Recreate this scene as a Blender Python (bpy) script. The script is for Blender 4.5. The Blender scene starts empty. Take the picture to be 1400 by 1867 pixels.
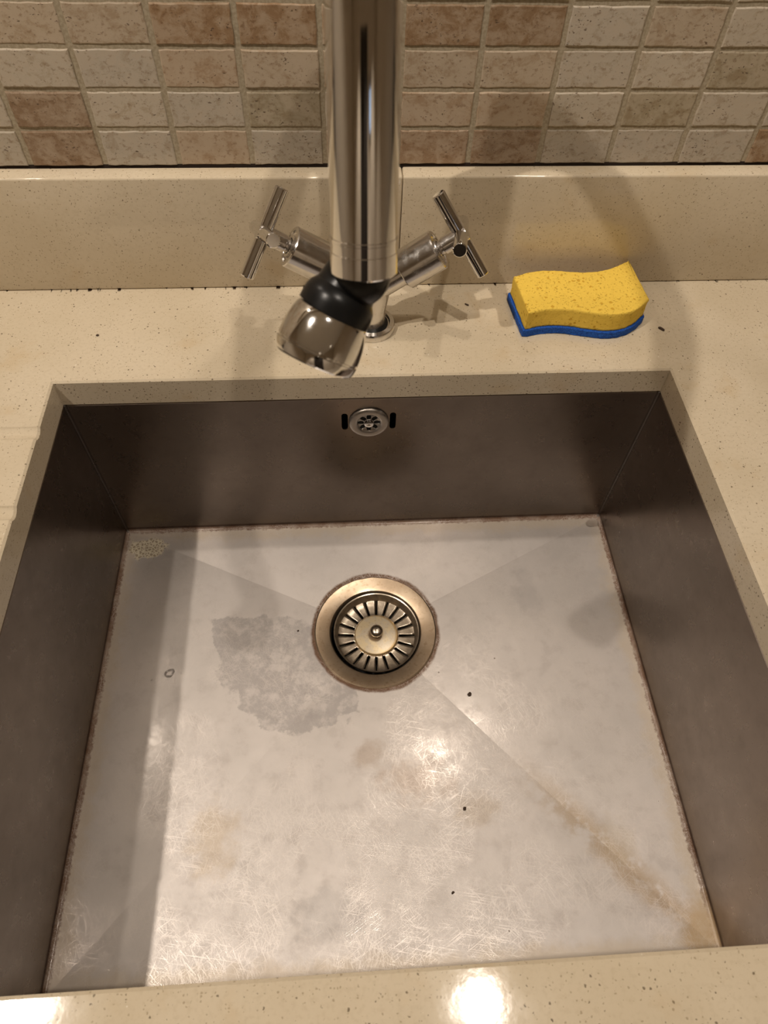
import bpy, bmesh, math, random
from mathutils import Vector, Matrix
random.seed(7)
C = bpy.context.scene.collection
MM = 0.001
PI = math.pi
sc = bpy.context.scene

# ------------------------------------------------------------------ camera
F_PX = 1265.76
ax, bx_, cx_ = 0.6072, 0.0467, -0.0961
Rx = Matrix.Rotation(ax, 3, 'X')
M3 = Matrix.Rotation(cx_, 3, 'Z') @ Rx @ Matrix.Rotation(bx_, 3, 'Z')
cam_d = bpy.data.cameras.new('camera')
cam = bpy.data.objects.new('camera', cam_d)
C.objects.link(cam)
cam.matrix_world = Matrix.Translation(Vector((-24.69, -286.26, 394.96)) * MM) @ M3.to_4x4()
cam_d.sensor_fit = 'VERTICAL'
cam_d.sensor_height = 36
cam_d.sensor_width = 27
cam_d.lens = F_PX / 1867 * 36
cam_d.clip_start = 0.01
cam_d.dof.use_dof = True
cam_d.dof.focus_distance = 0.60
cam_d.dof.aperture_fstop = 17
sc.camera = cam

# ------------------------------------------------------------------ look, world, lamps
sc.view_settings.view_transform = 'Standard'
sc.view_settings.look = 'None'
sc.view_settings.gamma = 1
sc.view_settings.use_curve_mapping = False
sc.view_settings.exposure = 0.0
w = bpy.data.worlds.new('world')
sc.world = w
w.use_nodes = True
w.node_tree.nodes['Background'].inputs[0].default_value = (0.45, 0.38, 0.32, 1)
w.node_tree.nodes['Background'].inputs[1].default_value = 0.05

CEIL = 1490
# (x, y, z) mm, watts, radius mm, cone deg: ceiling downlights then puck lights under the shelf
DOWN = [((-757, -285, 1476), 46, 16, 130), ((236, -320, 1476), 24, 15, 130),
        ((-757, -2250, 1476), 42, 24, 90), ((236, -2250, 1476), 42, 24, 90), ((1229, -2250, 1476), 42, 24, 90)]
PUCK = [((165, 214, 796), 3.4, 11, 150), ((-439, 214, 796), 2.5, 11, 150)]
WARM = (1.0, 0.89, 0.77)
def lamp(p, watt, rad, cone):
    d = bpy.data.lights.new('lamp', 'SPOT')
    d.energy = watt; d.color = WARM; d.shadow_soft_size = rad * MM
    d.spot_size = math.radians(cone); d.spot_blend = 0.6
    o = bpy.data.objects.new('lamp', d); C.objects.link(o)
    o.location = Vector(p) * MM
    return o

# ------------------------------------------------------------------ node helpers
class NT:
    def __init__(s, name):
        s.m = bpy.data.materials.new(name); s.m.use_nodes = True
        s.t = s.m.node_tree; s.n = s.t.nodes; s.l = s.t.links
        s.b = s.n['Principled BSDF']; s.out = s.n['Material Output']
        tc = s.n.new('ShaderNodeTexCoord'); s.obj = tc.outputs['Object']
        v = s.n.new('ShaderNodeVectorMath'); v.operation = 'SCALE'; v.inputs['Scale'].default_value = 1000
        s.l.new(s.obj, v.inputs[0]); s.P = v.outputs[0]
        sp = s.n.new('ShaderNodeSeparateXYZ'); s.l.new(s.P, sp.inputs[0])
        s.x, s.y, s.z = sp.outputs
    def _in(s, sock, v):
        if isinstance(v, (int, float)): sock.default_value = v
        elif isinstance(v, (tuple, list)):
            sock.default_value = tuple(v) if len(v) == len(sock.default_value) else tuple(v) + (1,)
        else: s.l.new(v, sock)
    def m_(s, op, a, b=0.0, c=None, clamp=False):
        k = s.n.new('ShaderNodeMath'); k.operation = op; k.use_clamp = clamp
        s._in(k.inputs[0], a); s._in(k.inputs[1], b)
        if c is not None: s._in(k.inputs[2], c)
        return k.outputs[0]
    def ramp(s, v, a, b, lo=0.0, hi=1.0):      # smoothstep a->b
        k = s.n.new('ShaderNodeMapRange'); k.interpolation_type = 'SMOOTHSTEP'
        s._in(k.inputs['Value'], v)
        k.inputs['From Min'].default_value = a; k.inputs['From Max'].default_value = b
        k.inputs['To Min'].default_value = lo; k.inputs['To Max'].default_value = hi
        return k.outputs['Result']
    def vec(s, scale=(1, 1, 1), rotz=0.0, off=(0, 0, 0)):
        r = s.n.new('ShaderNodeMapping'); r.vector_type = 'POINT'
        r.inputs['Rotation'].default_value = (0, 0, rotz); r.inputs['Location'].default_value = off
        s.l.new(s.P, r.inputs[0])
        q = s.n.new('ShaderNodeVectorMath'); q.operation = 'MULTIPLY'
        s.l.new(r.outputs[0], q.inputs[0]); q.inputs[1].default_value = scale
        return q.outputs[0]
    def noise(s, scale, detail=2, rough=.5, v=None, dist=0.0):
        k = s.n.new('ShaderNodeTexNoise'); k.inputs['Scale'].default_value = scale
        k.inputs['Detail'].default_value = detail; k.inputs['Roughness'].default_value = rough
        k.inputs['Distortion'].default_value = dist
        s.l.new(v if v is not None else s.P, k.inputs['Vector']); return k.outputs['Fac']
    def voro(s, scale, v=None, feature='F1', rnd=1.0):
        k = s.n.new('ShaderNodeTexVoronoi'); k.feature = feature; k.inputs['Scale'].default_value = scale
        k.inputs['Randomness'].default_value = rnd
        s.l.new(v if v is not None else s.P, k.inputs['Vector']); return k.outputs['Distance'], k.outputs.get('Color')
    def mix(s, f, a, b, mode='MIX'):
        k = s.n.new('ShaderNodeMix'); k.data_type = 'RGBA'; k.blend_type = mode
        s._in(k.inputs[0], f); s._in(k.inputs[6], a); s._in(k.inputs[7], b); return k.outputs[2]
    def bump(s, h, strength, dist_mm, normal=None):
        k = s.n.new('ShaderNodeBump'); k.inputs['Strength'].default_value = strength
        k.inputs['Distance'].default_value = dist_mm * MM
        s._in(k.inputs['Height'], h)
        if normal is not None: s.l.new(normal, k.inputs['Normal'])
        return k.outputs[0]
    def set(s, **kw):
        for k, v in kw.items(): s._in(s.b.inputs[k.replace('_', ' ')], v)
        return s.m

def plain(name, col, rough=.5, metal=0.0, **kw):
    n = NT(name); n.set(Base_Color=col, Roughness=rough, Metallic=metal, **kw); return n.m

XL, XR, YB, YF = -250.3, 245.1, 119.9, -277.7
T = 24.8; ZS = -212.0
HD = 8.5      # fall of the sink floor to its centre

def mat_stone():
    n = NT('beige_speckled_quartz')
    big = n.noise(.012, 3); fine = n.noise(.35, 3, .6)
    col = n.mix(n.ramp(big, .3, .7), (.60, .51, .37), (.66, .57, .43))
    col = n.mix(n.m_('MULTIPLY', n.ramp(fine, .45, .75), .35), col, (.50, .41, .28))
    # scattered specks: dark brown, grey and a few pale chips
    wv = n.n.new('ShaderNodeTexNoise'); wv.inputs['Scale'].default_value = .9; wv.inputs['Detail'].default_value = 2
    n.l.new(n.P, wv.inputs['Vector'])
    va = n.n.new('ShaderNodeVectorMath'); va.operation = 'MULTIPLY_ADD'
    n.l.new(wv.outputs['Color'], va.inputs[0]); va.inputs[1].default_value = (1.6, 1.6, 1.6); n.l.new(n.P, va.inputs[2])
    for scale, r, col2, frac, amt in ((.62, .34, (.26, .19, .11), .50, .55), (.33, .24, (.13, .095, .06), .38, .8), (.13, .10, (.08, .055, .035), .45, .8), (.25, .12, (.85, .8, .7), .15, .7)):
        d, c = n.voro(scale, va.outputs[0])
        sep = n.n.new('ShaderNodeSeparateColor'); n.l.new(c, sep.inputs[0])
        pick = n.m_('LESS_THAN', sep.outputs[0], frac)
        rr = n.m_('MULTIPLY', sep.outputs[1], r)
        m = n.m_('MULTIPLY', n.m_('LESS_THAN', d, rr), pick)
        col = n.mix(n.m_('MULTIPLY', m, amt), col, col2)
    # tea coloured water marks
    st = n.m_('MULTIPLY', n.ramp(n.noise(.02, 4, .6, n.vec(off=(70, 20, 0))), .56, .72), .35)
    col = n.mix(st, col, (.55, .40, .22))
    # dirt in the joint of top and upstand
    near = n.m_('MULTIPLY', n.ramp(n.y, 229.5, 232.2), n.ramp(n.m_('ABSOLUTE', n.z), 2.2, .6))
    blot = n.ramp(n.noise(.16, 2, .5, n.vec((1, .3, 1), 0, (13, 0, 0))), .585, .63)
    col = n.mix(n.m_('MULTIPLY', near, blot), col, (.035, .02, .012))
    rg = n.m_('ADD', .035, n.m_('MULTIPLY', n.noise(.05, 3), .08))
    n.set(Base_Color=col, Roughness=rg, Specular_IOR_Level=.45)
    n.l.new(n.bump(n.noise(.25, 2), .06, .3), n.b.inputs['Normal'])
    return n.m

def mat_steel(kind='bowl'):
    n = NT('brushed_stainless_steel_' + kind)
    base = (.60, .555, .52)
    big = n.noise(.014, 4, .6); mid = n.noise(.06, 4, .65, n.vec(off=(31, 5, 0)))
    col = n.mix(n.ramp(big, .3, .7), (.585, .545, .515), (.65, .605, .575))
    col = n.mix(n.m_('MULTIPLY', n.ramp(mid, .5, .72), .22), col, (.42, .37, .34))
    rough = n.m_('ADD', .54, n.m_('MULTIPLY', n.ramp(mid, .35, .7), .06))
    height = n.m_('MULTIPLY', n.noise(.03, 2), .5)
    metal = .76
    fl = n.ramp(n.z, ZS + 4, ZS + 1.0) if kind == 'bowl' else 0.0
    # fine scratches in several directions
    scr = None
    for k, (a, th) in enumerate(((.2, .70), (1.1, .70), (1.9, .71), (2.6, .70), (.75, .72), (1.5, .72))):
        v = n.vec((.05, 1.9, 1.0), a, (k * 53, k * 17, 0))
        q = n.ramp(n.noise(1.0, 1.5, .6, v, .1), th - .10, th - .04)
        scr = q if scr is None else n.m_('MAXIMUM', scr, q)
    region = n.ramp(n.noise(.022, 3, .6, n.vec(off=(9, 88, 0))), .40, .60, .15, 1)
    scr = n.m_('MULTIPLY', scr, region)
    if kind == 'bowl':
        wob = n.noise(.06, 4, .6); wob2 = n.noise(.35, 3, .6)
        dx = n.m_('MINIMUM', n.m_('SUBTRACT', n.x, XL), n.m_('SUBTRACT', XR, n.x))
        dy = n.m_('MINIMUM', n.m_('SUBTRACT', YB, n.y), n.m_('SUBTRACT', n.y, YF))
        d = n.m_('MINIMUM', dx, dy)
        dd = n.m_('ADD', d, n.m_('MULTIPLY', n.m_('SUBTRACT', wob2, .5), 6))
        # scale film left by dried water: pale yellow along the walls
        wide = n.m_('MULTIPLY', n.ramp(n.m_('ADD', d, n.m_('MULTIPLY', n.m_('SUBTRACT', wob, .5), 26)), 19, 6), fl)
        col = n.mix(n.m_('MULTIPLY', wide, .42), col, (.58, .46, .30))
        metal = n.m_('SUBTRACT', metal, n.m_('MULTIPLY', wide, .25))
        low = n.ramp(n.z, ZS + 7, ZS + 4.5)
        rust = n.m_('MULTIPLY', n.m_('MULTIPLY', n.ramp(dd, 4.6, 2.0), low), n.ramp(wob, .35, .6, .7, 1))
        col = n.mix(n.m_('MULTIPLY', rust, .9), col, (.13, .048, .012))
        metal = n.m_('SUBTRACT', metal, n.m_('MULTIPLY', rust, .6), clamp=True)
        # tan stain along the crease to the front right corner
        L = math.hypot(XR, YF); ux, uy = XR / L, YF / L
        s_ = n.m_('ADD', n.m_('MULTIPLY', n.x, ux), n.m_('MULTIPLY', n.y, uy))
        t_ = n.m_('ABSOLUTE', n.m_('ADD', n.m_('ADD', n.m_('MULTIPLY', n.x, -uy), n.m_('MULTIPLY', n.y, ux)), n.m_('MULTIPLY', n.m_('SUBTRACT', wob, .5), 22)))
        cr = n.m_('MULTIPLY', n.m_('MULTIPLY', n.ramp(t_, 20, 0), n.ramp(s_, 150, 250)), n.m_('MULTIPLY', fl, n.ramp(wob, .35, .55)))
        col = n.mix(n.m_('MULTIPLY', cr, .65), col, (.42, .30, .17))
        def blob(cx, cy, rx, ry, amp, sc_=.06):
            a = n.m_('DIVIDE', n.m_('SUBTRACT', n.x, cx), rx); b = n.m_('DIVIDE', n.m_('SUBTRACT', n.y, cy), ry)
            r = n.m_('SQRT', n.m_('ADD', n.m_('MULTIPLY', a, a), n.m_('MULTIPLY', b, b)))
            return n.m_('ADD', r, n.m_('MULTIPLY', n.m_('SUBTRACT', n.noise(sc_, 4, .6, n.vec(off=(cx, cy, 0))), .5), amp))
        # front right corner and left hand tan patch
        for (cx, cy, rx, ry, a, c2) in ((236, -262, 26, 30, .7, (.50, .36, .20)), (-140, -178, 26, 38, .5, (.50, .40, .28)), (30, -140, 38, 26, .5, (.42, .31, .23)), (75, -165, 26, 18, .4, (.44, .35, .25)), (-12, -118, 22, 16, .45, (.40, .30, .22)), (188, -196, 20, 24, .3, (.50, .42, .30))):
            q = n.m_('MULTIPLY', n.m_('MULTIPLY', n.ramp(blob(cx, cy, rx, ry, 1.6), 1.0, .3), fl), a)
            col = n.mix(q, col, c2)
        # dull grey dried film left of the drain
        poly = [(-157, 15), (-92, 21), (-24, 4), (-18, -80), (-60, -96), (-98, -96), (-145, -44)]
        sd = None
        for i in range(len(poly)):
            (xa, ya), (xb, yb) = poly[i], poly[(i + 1) % len(poly)]
            nx_, ny_ = -(yb - ya), xb - xa; ll = math.hypot(nx_, ny_); nx_ /= ll; ny_ /= ll
            e_ = n.m_('ADD', n.m_('MULTIPLY', n.m_('SUBTRACT', n.x, xa), nx_), n.m_('MULTIPLY', n.m_('SUBTRACT', n.y, ya), ny_))
            sd = e_ if sd is None else n.m_('MAXIMUM', sd, e_)
        sd = n.m_('ADD', sd, n.m_('MULTIPLY', n.m_('SUBTRACT', n.noise(.05, 4, .6, n.vec(off=(4, 77, 0))), .5), 34))
        film = n.m_('MULTIPLY', n.ramp(sd, .5, -2.5), fl)
        film = n.m_('MULTIPLY', film, n.ramp(n.noise(.09, 5, .65, n.vec(off=(4, 9, 0))), .64, .44, .30, 1))
        col = n.mix(n.m_('MULTIPLY', film, .62), col, (.34, .315, .31))
        film2 = n.m_('MULTIPLY', n.ramp(blob(-45, -236, 36, 24, 1.9, .09), 1.0, .4), fl)
        col = n.mix(n.m_('MULTIPLY', film2, .35), col, (.36, .34, .33))
        film3 = n.m_('MULTIPLY', n.ramp(blob(150, 35, 22, 34, 1.6, .06), .95, .3), fl)
        col = n.mix(n.m_('MULTIPLY', film3, .3), col, (.38, .36, .35))
        # limescale crust in the back left corner
        lime = n.m_('MULTIPLY', n.ramp(blob(-226, 98, 22, 15, 1.3, .12), .95, .7), fl)
        ed, _ = n.voro(.34, feature='DISTANCE_TO_EDGE')
        lime2 = n.m_('MULTIPLY', lime, 1.0)
        col = n.mix(n.m_('MULTIPLY', lime2, .85), col, n.mix(n.ramp(ed, .22, .06), (.36, .28, .17), (.78, .70, .52)))
        metal = n.m_('SUBTRACT', metal, n.m_('MULTIPLY', lime, .6), clamp=True)
        # rust ring round the drain
        r0 = n.m_('SQRT', n.m_('ADD', n.m_('MULTIPLY', n.x, n.x), n.m_('MULTIPLY', n.y, n.y)))
        rr = n.m_('ADD', r0, n.m_('MULTIPLY', n.m_('SUBTRACT', wob, .5), 5))
        ring = n.m_('MULTIPLY', n.ramp(rr, 63.0, 60.2), fl)
        col = n.mix(n.m_('MULTIPLY', ring, .95), col, (.13, .06, .025))
        height = n.m_('ADD', height, n.m_('MULTIPLY', lime2, 2.0))
        # hard water speckle on the walls
        vd, vc = n.voro(.10)
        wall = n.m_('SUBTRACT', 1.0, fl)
        sp = n.m_('MULTIPLY', n.m_('LESS_THAN', vd, .055), wall)
        col = n.mix(n.m_('MULTIPLY', sp, .35), col, (.9, .85, .78))
        # pits
        vd, vc = n.voro(.028, n.vec(off=(11, 3, 0)))
        col = n.mix(n.m_('MULTIPLY', n.m_('LESS_THAN', vd, .022), fl), col, (.10, .07, .05))
        # wall steel is smoother; its shade is painted in by a darker tint
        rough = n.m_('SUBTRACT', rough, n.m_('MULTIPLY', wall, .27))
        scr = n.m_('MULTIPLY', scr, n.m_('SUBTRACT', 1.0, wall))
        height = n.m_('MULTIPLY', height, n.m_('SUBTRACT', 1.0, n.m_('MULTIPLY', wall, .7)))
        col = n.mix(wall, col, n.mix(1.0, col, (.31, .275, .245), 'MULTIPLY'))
        corner_line = n.ramp(n.m_('MAXIMUM', dx, dy), 2.8, 1.2)  # darker line down the vertical corners of the bowl
        col = n.mix(n.m_('MULTIPLY', corner_line, .9), col, (.03, .018, .01))
        metal = n.m_('SUBTRACT', metal, n.m_('MULTIPLY', corner_line, .8), clamp=True)
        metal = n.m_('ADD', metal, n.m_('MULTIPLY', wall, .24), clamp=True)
        col = n.mix(n.m_('MULTIPLY', scr, n.m_('MULTIPLY', fl, .38)), col, (.86, .80, .75))
    rough = n.m_('SUBTRACT', rough, n.m_('MULTIPLY', scr, .12))
    height = n.m_('ADD', height, n.m_('MULTIPLY', scr, .25))
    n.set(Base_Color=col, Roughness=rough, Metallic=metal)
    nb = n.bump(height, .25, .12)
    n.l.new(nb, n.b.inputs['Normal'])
    # second, tighter lobe: burnished streaks that pick up the lamps
    g = n.n.new('ShaderNodeBsdfGlossy'); n._in(g.inputs['Roughness'], n.ramp(mid, .3, .7, .12, .24))
    n._in(g.inputs['Color'], (.62, .57, .53)); n.l.new(nb, g.inputs['Normal'])
    mx = n.n.new('ShaderNodeMixShader')
    n._in(mx.inputs[0], n.m_('MULTIPLY', n.m_('ADD', .045, n.m_('MULTIPLY', scr, .12)), fl if kind == 'bowl' else 1.0))
    n.l.new(n.b.outputs[0], mx.inputs[1]); n.l.new(g.outputs[0], mx.inputs[2])
    n.l.new(mx.outputs[0], n.out.inputs[0])
    return n.m

def mat_brass_stained():
    n = NT('tea_stained_steel')
    a = n.noise(.05, 4, .6); b = n.noise(.25, 3, .6)
    col = n.mix(n.ramp(a, .35, .65), (.60, .48, .35), (.52, .40, .28))
    col = n.mix(n.m_('MULTIPLY', n.ramp(b, .52, .72), .5), col, (.33, .21, .12))
    n.set(Base_Color=col, Roughness=n.m_('ADD', .24, n.m_('MULTIPLY', b, .15)), Metallic=.9)
    n.l.new(n.bump(b, .15, .2), n.b.inputs['Normal'])
    return n.m

def mat_chrome(name='chrome', rough=.05, dirt=.3, col0=(.78, .77, .76)):
    n = NT(name)
    s = n.noise(.12, 4, .65)
    col = n.mix(n.m_('MULTIPLY', n.ramp(s, .5, .75), dirt), col0, (.45, .42, .38))
    n.set(Base_Color=col, Roughness=n.m_('ADD', rough, n.m_('MULTIPLY', n.ramp(s, .45, .75), rough * .9)), Metallic=1.0)
    return n.m

def mat_tile():
    n = NT('tumbled_travertine')
    at = n.n.new('ShaderNodeAttribute'); at.attribute_name = 'tile_tone'
    base = at.outputs['Color']
    v = n.vec((1, 1, 1.25))
    a = n.noise(.075, 6, .7, v, .4); b = n.noise(.26, 4, .7, v)
    col = n.mix(n.m_('MULTIPLY', n.ramp(a, .42, .62), .42), base, (.52, .43, .33), 'MIX')
    col = n.mix(n.m_('MULTIPLY', n.ramp(a, .50, .36), .45), col, n.mix(1.0, base, (.66, .52, .38), 'MULTIPLY'))
    col = n.mix(n.m_('MULTIPLY', n.ramp(b, .54, .66), .55), col, n.mix(1.0, base, (.50, .38, .28), 'MULTIPLY'))
    pits = n.m_('MULTIPLY', n.ramp(n.noise(.42, 2, .5, n.vec((1, 1, 1.7))), .665, .70), n.ramp(n.noise(.05, 2), .45, .58))
    col = n.mix(n.m_('MULTIPLY', pits, .85), col, (.10, .06, .035))
    n.set(Base_Color=col, Roughness=.55, Specular_IOR_Level=.35)
    n.l.new(n.bump(n.m_('SUBTRACT', n.m_('MULTIPLY', b, .4), pits), .6, .5), n.b.inputs['Normal'])
    return n.m

def mat_noise(name, c1, c2, scale, rough=.8, bumpd=0.3, lo=.4, hi=.6, metal=0):
    n = NT(name)
    a = n.noise(scale, 4, .65)
    n.set(Base_Color=n.mix(n.ramp(a, lo, hi), c1, c2), Roughness=rough, Metallic=metal)
    n.l.new(n.bump(a, .5, bumpd), n.b.inputs['Normal'])
    return n.m

def mat_sponge():
    n = NT('yellow_cellulose_sponge')
    v, c = n.voro(.55); v2, c2 = n.voro(.24)
    sep = n.n.new('ShaderNodeSeparateColor'); n.l.new(c2, sep.inputs[0])
    big = n.m_('MULTIPLY', n.m_('LESS_THAN', v2, n.m_('MULTIPLY', sep.outputs[1], .36)), n.m_('LESS_THAN', sep.outputs[0], .5))
    nz = n.noise(.5, 4, .7)
    sm = n.ramp(nz, .58, .70)
    hole = n.m_('MAXIMUM', big, n.m_('MULTIPLY', sm, .5))
    col = n.mix(n.m_('MULTIPLY', hole, .7), (.90, .62, .10), (.58, .30, .02))
    n.set(Base_Color=col, Roughness=.9, Specular_IOR_Level=.15)
    n.l.new(n.bump(n.m_('SUBTRACT', n.m_('MULTIPLY', nz, .5), hole), .9, 1.0), n.b.inputs['Normal'])
    return n.m

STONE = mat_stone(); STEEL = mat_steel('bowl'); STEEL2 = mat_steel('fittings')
STAINED = mat_brass_stained()
CHROME = mat_chrome('polished_chrome', .045, .2)
CHROME_D = mat_chrome('worn_chrome', .17, .35, (.72, .70, .68))
TILE = mat_tile()
gn = NT('sandy_grout'); gc = gn.mix(gn.ramp(gn.noise(.5, 4), .4, .6), (.35, .295, .205), (.43, .37, .27))
gc = gn.mix(gn.ramp(gn.z, 102.9, 102.3), gc, (.03, .018, .012)); gn.set(Base_Color=gc, Roughness=.9); GROUT = gn.m
RUBBER = plain('black_rubber', (.008, .008, .008), .3, Specular_IOR_Level=.25)
SPONGE = mat_sponge()
PAD = mat_noise('blue_scouring_fibre', (.004, .055, .34), (.012, .12, .55), .9, .85, .8)
BLACK = plain('dark_void', (.004, .004, .004), .9)
SEAL = mat_noise('brown_aged_sealant', (.05, .03, .015), (.16, .10, .05), .2, .7)
WALLP = mat_noise('cream_painted_plaster', (.58, .50, .40), (.62, .54, .44), .01, .85, .1)
CEILP = plain('white_ceiling_paint', (.74, .70, .64), .9)
FLOORM = mat_noise('pale_stone_floor', (.36, .30, .23), (.42, .36, .28), .01, .5, .1)
CABM = plain('cream_cabinet_paint', (.50, .44, .34), .45)
CRUMB = plain('dark_food_crumb', (.05, .028, .015), .8)
n = NT('clear_water'); n.set(Base_Color=(1, 1, 1), Roughness=.02, IOR=1.33, Transmission_Weight=1.0); WATER = n.m
n = NT('lamp_glass'); n.set(Base_Color=(.9, .9, .9), Emission_Color=(1, .82, .62), Emission_Strength=6.0); LAMPG = n.m
n = NT('dusk_window_light'); n.set(Base_Color=(.2, .25, .3), Emission_Color=(.45, .62, .9), Emission_Strength=1.5); DUSK = n.m

# ------------------------------------------------------------------ mesh helpers (all lengths in mm)
o_w = {}     # world origin of every object
def obj(name, bm, mat, parent=None, smooth=None, origin=None):
    me = bpy.data.meshes.new(name)
    bmesh.ops.recalc_face_normals(bm, faces=bm.faces[:])
    org = Vector(origin) if origin is not None else Vector((0, 0, 0))
    for v in bm.verts: v.co = (v.co - org) * MM
    bm.to_mesh(me); bm.free()
    if smooth is not None:
        for p in me.polygons: p.use_smooth = True
        me.set_sharp_from_angle(angle=math.radians(smooth))
    me.materials.append(mat)
    o = bpy.data.objects.new(name, me); C.objects.link(o)
    o.location = org * MM
    o_w[o.name] = org * MM
    if parent:
        o.parent = parent
        o.location = org * MM - o_w[parent.name]
    return o
def thing(name, label, cat, loc=(0, 0, 0), group=None):
    o = bpy.data.objects.new(name, None); C.objects.link(o)
    o.location = Vector(loc) * MM; o['label'] = label; o['category'] = cat
    o_w[o.name] = Vector(loc) * MM
    if group: o['group'] = group
    o.empty_display_size = .02
    return o
def tag(o, label, cat, group=None):
    o['label'] = label; o['category'] = cat
    if group: o['group'] = group
    return o
def struct(o): o['kind'] = 'structure'; return o
def box(bm, x0, x1, y0, y1, z0, z1, bev=0, seg=2):
    r = bmesh.ops.create_cube(bm, size=1)
    vs = r['verts']
    for v in vs:
        v.co = Vector(((x0 + x1) / 2 + v.co.x * (x1 - x0), (y0 + y1) / 2 + v.co.y * (y1 - y0), (z0 + z1) / 2 + v.co.z * (z1 - z0)))
    if bev:
        es = list({e for v in vs for e in v.link_edges})
        bmesh.ops.bevel(bm, geom=es, offset=bev, segments=seg, profile=.5, affect='EDGES')
    return bm
def frame_of(a):
    a = Vector(a).normalized()
    u = a.orthogonal().normalized(); v = a.cross(u)
    return a, u, v
def lathe(bm, prof, base=(0, 0, 0), axis=(0, 0, 1), n=48, cap0=False, cap1=False):
    """prof: list of (radius, height along axis)"""
    a, u, v = frame_of(axis); base = Vector(base); rings = []
    for r, h in prof:
        rings.append([bm.verts.new(base + a * h + (u * math.cos(2 * PI * k / n) + v * math.sin(2 * PI * k / n)) * r) for k in range(n)])
    for A, B in zip(rings, rings[1:]):
        for k in range(n): bm.faces.new((A[k], A[(k + 1) % n], B[(k + 1) % n], B[k]))
    if cap0: bm.faces.new(rings[0])
    if cap1: bm.faces.new(rings[-1])
    return bm
def sweep(bm, pts, radii, n=40, caps=True):
    pts = [Vector(p) for p in pts]; rings = []
    t0 = (pts[1] - pts[0]).normalized(); u = t0.orthogonal().normalized()
    for i, p in enumerate(pts):
        t = (pts[min(i + 1, len(pts) - 1)] - pts[max(i - 1, 0)]).normalized()
        u = (u - t * u.dot(t)).normalized(); v = t.cross(u)
        rings.append([bm.verts.new(p + (u * math.cos(2 * PI * k / n) + v * math.sin(2 * PI * k / n)) * radii[i]) for k in range(n)])
    for A, B in zip(rings, rings[1:]):
        for k in range(n): bm.faces.new((A[k], A[(k + 1) % n], B[(k + 1) % n], B[k]))
    if caps: bm.faces.new(rings[0]); bm.faces.new(rings[-1])
    return bm
def slotted(bm, rs, zs, nper, slot, base=(0, 0, 0), axis=(0, 0, 1), thick=.8, sub=4, phase=0.0):
    """dish made of rings at radii rs / heights zs; slot(r) gives the half width in mm of the opening
    in each of the nper sectors (0 = closed)."""
    a, u, v = frame_of(axis); base = Vector(base)
    rings = []
    for r, z in zip(rs, zs):
        ring = []
        for k in range(nper):
            c0 = 2 * PI * k / nper + phase; half = PI / nper
            w = slot(r) if slot(r) > 0 else slot(min(rs, key=lambda q: abs(q - r) if slot(q) > 0 else 1e9))
            aw = min(w / r, half * .86)
            offs = [-aw, aw] + [aw + (2 * half - 2 * aw) * j / sub for j in range(1, sub)]
            for d in offs: ring.append(c0 + d)
        rings.append([bm.verts.new(base + a * z + (u * math.cos(t) + v * math.sin(t)) * r) for t in ring])
    m = sub + 1; N = m * nper
    for i in range(len(rs) - 1):
        A, B = rings[i], rings[i + 1]
        op = slot((rs[i] + rs[i + 1]) / 2) > 0
        for k in range(N):
            if op and k % m == 0: continue
            bm.faces.new((A[k], A[(k + 1) % N], B[(k + 1) % N], B[k]))
    return rings

# ------------------------------------------------------------------ room shell
RX0, RX1, RY0, RY1, RZ0 = -1900, 2000, -2700, 250, -900
bm = bmesh.new(); box(bm, RX0 - 60, RX1 + 60, RY0 - 60, RY1 + 70, RZ0 - 60, RZ0); struct(obj('floor', bm, FLOORM))
bm = bmesh.new(); box(bm, RX0 - 60, RX1 + 60, RY0 - 60, RY1 + 70, CEIL, CEIL + 60); struct(obj('ceiling', bm, CEILP))
bm = bmesh.new(); box(bm, RX0 - 60, RX0, RY0, RY1 + 10, RZ0, CEIL); struct(obj('wall_left', bm, WALLP))
bm = bmesh.new(); box(bm, RX1, RX1 + 60, RY0, RY1 + 10, RZ0, CEIL); struct(obj('wall_right', bm, WALLP))
# front wall (behind the camera) with a window and a dark door added to streak the chrome
bm = bmesh.new()
DX0, DX1, DZ = -560, 460, 1130
WX0, WX1, WZ0, WZ1 = 700, 1000, 720, 960
box(bm, RX0, DX0, RY0 - 60, RY0, RZ0, CEIL); box(bm, DX0, DX1, RY0 - 60, RY0, DZ, CEIL)
box(bm, DX1, WX0, RY0 - 60, RY0, RZ0, CEIL); box(bm, WX0, WX1, RY0 - 60, RY0, RZ0, WZ0)
box(bm, WX0, WX1, RY0 - 60, RY0, WZ1, CEIL); box(bm, WX1, RX1, RY0 - 60, RY0, RZ0, CEIL)
struct(obj('wall_front', bm, WALLP))
bm = bmesh.new(); box(bm, DX0, DX1, RY0 - 55, RY0 - 15, RZ0, DZ, 3)
dk = plain('dark_streak_door', (.02, .014, .010), .5)
d1 = struct(obj('added_dark_door', bm, dk))
bm = bmesh.new(); sweep(bm, [(DX0 + 70, RY0 - 16, 100), (DX0 + 70, RY0 + 40, 100), (DX0 + 180, RY0 + 42, 100)], [9, 9, 9], 12)
obj('door_handle', bm, CHROME_D, d1, 40)
bm = bmesh.new(); box(bm, WX0, WX1, RY0 - 45, RY0 - 35, WZ0, WZ1)
w1 = struct(obj('window_1', bm, DUSK))
bm = bmesh.new()
for a_ in ((WX0, WX0 + 45, WZ0, WZ1), (WX1 - 45, WX1, WZ0, WZ1), (WX0, WX1, WZ0, WZ0 + 45), (WX0, WX1, WZ1 - 45, WZ1), ((WX0 + WX1) / 2 - 20, (WX0 + WX1) / 2 + 20, WZ0, WZ1)):
    box(bm, a_[0], a_[1], RY0 - 50, RY0 + 5, a_[2], a_[3])
obj('window_frame', bm, CABM, w1)

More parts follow.
